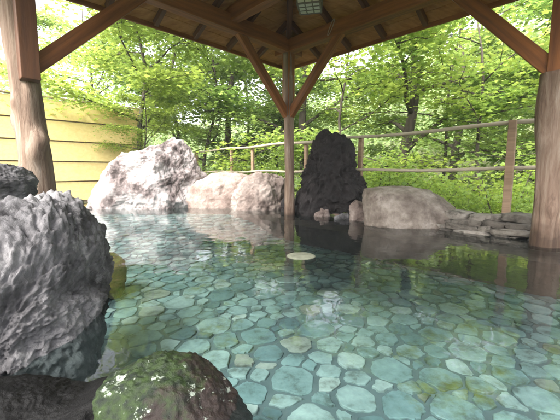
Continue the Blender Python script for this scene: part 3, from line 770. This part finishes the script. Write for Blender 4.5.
# ------------------------------------------------------------------ trees
LEAF = np.array([(0, -0.5), (0.16, -0.22), (0.5, -0.12), (0.26, 0.08), (0.30, 0.40), (0.10, 0.26), (0, 0.62), (-0.10, 0.26), (-0.30, 0.40), (-0.26, 0.08), (-0.5, -0.12), (-0.16, -0.22)])
def leaves_mesh(name, centers, normals, sizes, m, rs, parent=None, shape=LEAF):
    N = len(centers); k = len(shape)
    n = normals / np.linalg.norm(normals, axis=1)[:, None]
    a = rs.normal(size=(N, 3)); u = a - (a * n).sum(1)[:, None] * n; u /= np.linalg.norm(u, axis=1)[:, None]; w = np.cross(n, u)
    V = centers[:, None, :] + sizes[:, None, None] * (shape[None, :, 0, None] * u[:, None, :] + shape[None, :, 1, None] * w[:, None, :])
    bend = (np.abs(shape[:, 0]) * 0.35)[None, :, None] * n[:, None, :] * sizes[:, None, None]
    V = (V - bend).reshape(-1, 3)
    me = bpy.data.meshes.new(name); me.vertices.add(N * k); me.vertices.foreach_set('co', V.ravel())
    me.loops.add(N * k); me.loops.foreach_set('vertex_index', np.arange(N * k, dtype=np.int32))
    me.polygons.add(N); me.polygons.foreach_set('loop_start', np.arange(0, N * k, k, dtype=np.int32)); me.polygons.foreach_set('loop_total', np.full(N, k, dtype=np.int32))
    me.update(calc_edges=True); me.materials.append(m)
    o = bpy.data.objects.new(name, me); COL.objects.link(o); o.parent = parent
    return o

def make_tree(name, label, seed, H=7.5, r=0.13, spread=2.6, low=0.25, m='leaf', nlimb=13, nleaf=14000, size=0.085, lean=(0.3, 0.1), group=None):
    rs = np.random.RandomState(seed); rnd = random.Random(seed)
    e = empty(name, (0, 0, 0), label, 'tree', group)
    tb = MB(); segs = 12
    tr = [Vector((lean[0] * (i / segs) * H * 0.25 + 0.12 * math.sin(i * 0.8 + seed), lean[1] * (i / segs) * H * 0.25 + 0.1 * math.cos(i * 0.9 + seed), H * i / segs - 0.3)) for i in range(segs + 1)]
    tube(tb, tr, [r * (1.25 if i == 0 else 1.0) * (1 - 0.8 * i / segs) for i in range(segs + 1)], 10)
    tips = []
    for k in range(nlimb):
        t = low + (0.97 - low) * (k + rnd.random() * 0.6) / nlimb; f = t * segs; i = min(segs - 1, int(f)); p = tr[i].lerp(tr[i + 1], f - i)
        a = k * 2.4 + rnd.uniform(-0.4, 0.4); L = spread * (1.1 - 0.55 * abs(t - 0.45)) * rnd.uniform(0.75, 1.15)
        pts = [p]; d = Vector((math.cos(a), math.sin(a), rnd.uniform(0.25, 0.7)))
        for s in range(6):
            d = (d + Vector((rnd.uniform(-.3, .3), rnd.uniform(-.3, .3), rnd.uniform(-0.25, 0.12)))).normalized(); pts.append(pts[-1] + d * L / 6)
        r0 = r * (1 - 0.8 * t) * 0.5
        tube(tb, pts, [r0 * (1 - 0.85 * s / 6) + 0.004 for s in range(7)], 6)
        for s in range(1, 7):
            for q in range(3 if s > 2 else 1):
                a2 = math.atan2(d.y, d.x) + rnd.choice((-1, 1)) * rnd.uniform(0.3, 1.3); l2 = L * 0.30 * rnd.uniform(0.5, 1.2)
                d2 = Vector((math.cos(a2), math.sin(a2), rnd.uniform(-0.1, 0.45))); mid = pts[s] + d2 * l2 * 0.5; end = mid + (d2 + Vector((0, 0, rnd.uniform(-0.5, 0)))) * l2 * 0.5
                tube(tb, [pts[s], mid, end], [r0 * 0.3 + 0.003, 0.006, 0.003], 4)
                tips.append((end, 0.75)); tips.append((mid, 0.6))
    tb.build('trunk', M['bark'], e, smooth=True)
    # flat sprays of leaves hung on the twigs
    T = np.array([list(t[0]) for t in tips]); n = len(T); per = max(8, nleaf // n)
    cen = np.repeat(T, per, axis=0); spr = np.repeat(rs.uniform(0.22, 0.50, n), per)
    tilt = np.repeat(rs.normal(scale=0.18, size=(n, 2)), per, axis=0)
    q = rs.normal(size=(n * per, 2)) * spr[:, None] * 0.72
    z = (q * tilt).sum(1) - 0.18 * (q**2).sum(1) / np.maximum(spr, 0.1) + rs.normal(scale=0.045, size=n * per)
    cen = cen + np.stack([q[:, 0], q[:, 1], z], 1)
    nor = np.stack([tilt[:, 0] * -1 + rs.normal(scale=0.24, size=n * per), -tilt[:, 1] + rs.normal(scale=0.24, size=n * per), np.ones(n * per)], 1)
    leaves_mesh('crown', cen, nor, rs.uniform(0.7, 1.3, n * per) * size * 1.3, M[m], rs, e)
    return e
def copy_tree(src, label):
    c = src.copy(); COL.objects.link(c)
    for ch in src.children:
        d = ch.copy(); COL.objects.link(d); d.parent = c
    c['label'] = label
    return c
def put(o, x, Y, rz=0.0, s=1.0, z=None):
    X = (x - 280) / F * Y
    o.location = (X, Y, (ground_z(X, Y) if z is None else z)); o.rotation_euler = (0, 0, rz); o.scale = (s, s, s)
    return o
LBL_R = 'leafy green tree of the wood behind the right-hand fence, slender branches showing'
LBL_L = 'leafy bright green tree of the wood behind the yellow wall and jagged rock'
LBL_M = 'leafy green tree of the wood behind the middle post and rocks'
G = 'trees of the wood beyond the fence'
A = make_tree('maple_tree', 'maple with thick dark trunk behind the fence, right of the black lava rock', 3, H=7.8, r=0.17, spread=2.7, low=0.22, m='leaf', lean=(0.1, 0), group=G)
put(A, 401, 7.6, 0.4)
B = make_tree('maple_tree', 'yellow-green young maple leaning over the right end of the yellow wall', 9, H=5.6, r=0.07, spread=2.0, low=0.30, m='leaf2', nleaf=13000, size=0.075, lean=(-0.2, 0), group=G)
put(B, 150, 7.9, 1.0)
D = make_tree('maple_tree', 'straight slim dark-trunked tree left of the middle post', 14, H=8.6, r=0.12, spread=2.6, low=0.25, m='leaf3', nleaf=11000, size=0.095, lean=(0.0, 0.1), group=G)
put(D, 233, 10.2, 0.2)
E = make_tree('maple_tree', 'thin bright-leaved tree with forked twigs behind the right fence post', 22, H=6.0, r=0.06, spread=2.3, low=0.16, m='leaf2', nleaf=6500, size=0.08, lean=(0.4, 0), group=G)
put(E, 495, 6.6, 2.2)
spots = [  # (source, px, Y, rot, scale, label)
    (A, 307, 9.6, 2.5, 1.0, 'maple of the wood whose crown fills the gap right behind the middle post'), (E, 350, 8.2, 4.0, 1.0, 'thin young maple behind the upright black lava rock'), (B, 275, 12.5, 3.0, 1.3, "yellow-green tree of the wood just left of the middle post's foot, behind the brown rock"),  
    (A, 455, 11.0, 1.2, 1.1, 'maple deep in the wood above the stone wall end of the long boulder'), (D, 545, 8.2, 3.4, 0.95, 'dark-leaved tree close behind the right log post'), (B, 600, 6.8, 0.3, 1.0, 'bright young tree at the right picture edge beyond the right log post'), (E, 430, 9.0, 5.2, 1.1, 'thin forked tree over the long grey-brown boulder behind the rails'),  (B, 500, 13.0, 2.0, 1.4, 'big yellow-green tree deep in the wood behind the right fence post'), (A, 580, 12.0, 4.4, 1.2, 'maple deep in the wood beyond the right picture edge'),
    (B, 146, 7.25, 2.6, 0.42, 'small bright maple between the right end of the yellow wall and the jagged white rock'), (E, 250, 13.5, 1.9, 1.5, 'tall thin pale tree deep in the wood just left of the middle post'),
    (B, 175, 11.2, 4.4, 1.25, 'large yellow-green tree above the dark peak of the jagged white rock'), (B, 95, 12.2, 2.2, 1.15, 'yellow-green tree behind the middle of the yellow wall'),  (E, 205, 9.6, 0.8, 1.0, 'thin bright tree between the jagged white rock and the left end of the rail fence'),
]
for src, px, Y, rz, s, lb in spots:
    t = put(copy_tree(src, lb), px, Y, rz, s)
    if Y >= 8.5:                                   # back rows get the lightened leaves: distance haze put into the colour
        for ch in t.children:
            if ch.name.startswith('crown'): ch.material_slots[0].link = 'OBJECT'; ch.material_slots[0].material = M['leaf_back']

# low shrubs behind the fence and at the wall's foot
def make_shrub(label, seed, m):
    rs = np.random.RandomState(seed); rnd = random.Random(seed); e = empty('shrub', (0, 0, 0), label, 'shrub', 'shrubs behind the fence')
    mb = MB(); ends = []
    for k in range(14):
        a = rnd.uniform(0, 6.28); L = rnd.uniform(0.5, 1.3); el = rnd.uniform(0.5, 1.4); d = Vector((math.cos(a) * math.cos(el), math.sin(a) * math.cos(el), math.sin(el)))
        pts = [Vector((0, 0, 0)), d * L * 0.5, d * L + Vector((0, 0, -0.08))]; tube(mb, pts, [0.014, 0.009, 0.004], 5); ends += [pts[1], pts[2], d * L * 0.75]
    mb.build('stem', M['bark'], e)
    T = np.array([list(p) for p in ends]); per = 60; cen = np.repeat(T, per, 0) + rs.normal(scale=(0.17, 0.17, 0.10), size=(len(T) * per, 3))
    nor = rs.normal(scale=0.5, size=cen.shape) + np.array([0, 0, 1.0]); leaves_mesh('foliage', cen, nor, rs.uniform(0.04, 0.085, len(cen)), M[m], rs, e)
    return e
S1 = make_shrub('dense green shrub low behind the fence rails', 5, 'leaf_back'); S2 = make_shrub('pale green shrub low behind the fence rails', 6, 'leaf2')
sh_spots = [(S1, 215, 9.3), (S2, 250, 8.3), (S1, 275, 7.6), (S2, 330, 7.0), (S1, 375, 6.3), (S2, 425, 5.6), (S1, 470, 5.3), (S2, 505, 5.2), (S1, 550, 4.6), (S2, 590, 4.6), (S2, 390, 9), (S1, 455, 8), (S1, 165, 9.2)]
used = set()
SHL = ['green shrub behind the pink boulder', 'pale shrub behind the brown rock', 'green shrub behind the foot of the middle post', 'pale shrub behind the black lava rock', 'green shrub between black lava rock and long boulder', 'pale shrub behind the long boulder', "green shrub behind the stone wall's left end", 'pale shrub behind the right fence post', 'green shrub behind the right log post', 'pale shrub at the right picture edge beyond the rails', "pale shrub far back over the long boulder's left end", "green shrub far back over the long boulder's right end", 'green shrub behind the dark peak of the jagged white rock']
for k, (src, px, Y) in enumerate(sh_spots):
    if src.name in used: o = copy_tree(src, src['label'])
    else: o = src; used.add(src.name)
    o['label'] = SHL[k]
    X = (px - 280) / F * Y; put(o, px, Y, k * 1.3, 1.0 + 0.25 * math.sin(k * 2), z=max(ground_z(X, Y), -0.7))

# far woodland on the slope: one mass
def far_wood():
    rs = np.random.RandomState(77); N = 750; cs = []; 
    for i in range(N):
        X = rs.uniform(-40, 34); Y = rs.uniform(17, 46)
        if X > Y * 1.1 or X < -Y * 1.25: continue
        z = ground_z(X, Y) + rs.uniform(0.5, 5.5); cs.append((X, Y, z))
    T = np.array(cs); per = 55; rr = np.repeat(rs.uniform(0.7, 1.5, len(T)), per)
    cen = np.repeat(T, per, 0) + rs.normal(size=(len(T) * per, 3)) * rr[:, None] * np.array([0.6, 0.6, 0.35])
    nor = rs.normal(scale=0.6, size=cen.shape) + np.array([0, -0.3, 1.0])
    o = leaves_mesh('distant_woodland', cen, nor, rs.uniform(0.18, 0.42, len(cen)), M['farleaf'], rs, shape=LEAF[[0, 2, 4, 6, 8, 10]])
    tag(o, 'pale green wood covering the slope far behind', 'woodland', kind='stuff')
far_wood()

# ------------------------------------------------------------------ damp air: the far wood fades a little
def make_haze():
    x0, x1, y0, y1, z0, z1 = -262, 262, -62, 302, -8, 21
    v = [(x0, y0, z0), (x1, y0, z0), (x1, y1, z0), (x0, y1, z0), (x0, y0, z1), (x1, y0, z1), (x1, y1, z1), (x0, y1, z1)]
    m = bpy.data.materials.new('damp air'); m.use_nodes = True; n, l = m.node_tree.nodes, m.node_tree.links; n.clear()
    o = n.new('ShaderNodeOutputMaterial'); p = n.new('ShaderNodeVolumePrincipled'); p.inputs['Color'].default_value = (0.95, 0.97, 1, 1)
    p.inputs['Density'].default_value = HAZE; l.new(p.outputs[0], o.inputs['Volume'])
    tag(MB().add(v, [(3, 2, 1, 0), (4, 5, 6, 7), (0, 1, 5, 4), (1, 2, 6, 5), (2, 3, 7, 6), (3, 0, 4, 7)]).build('haze', m), kind='stuff')
HAZE = 0.0018
make_haze()
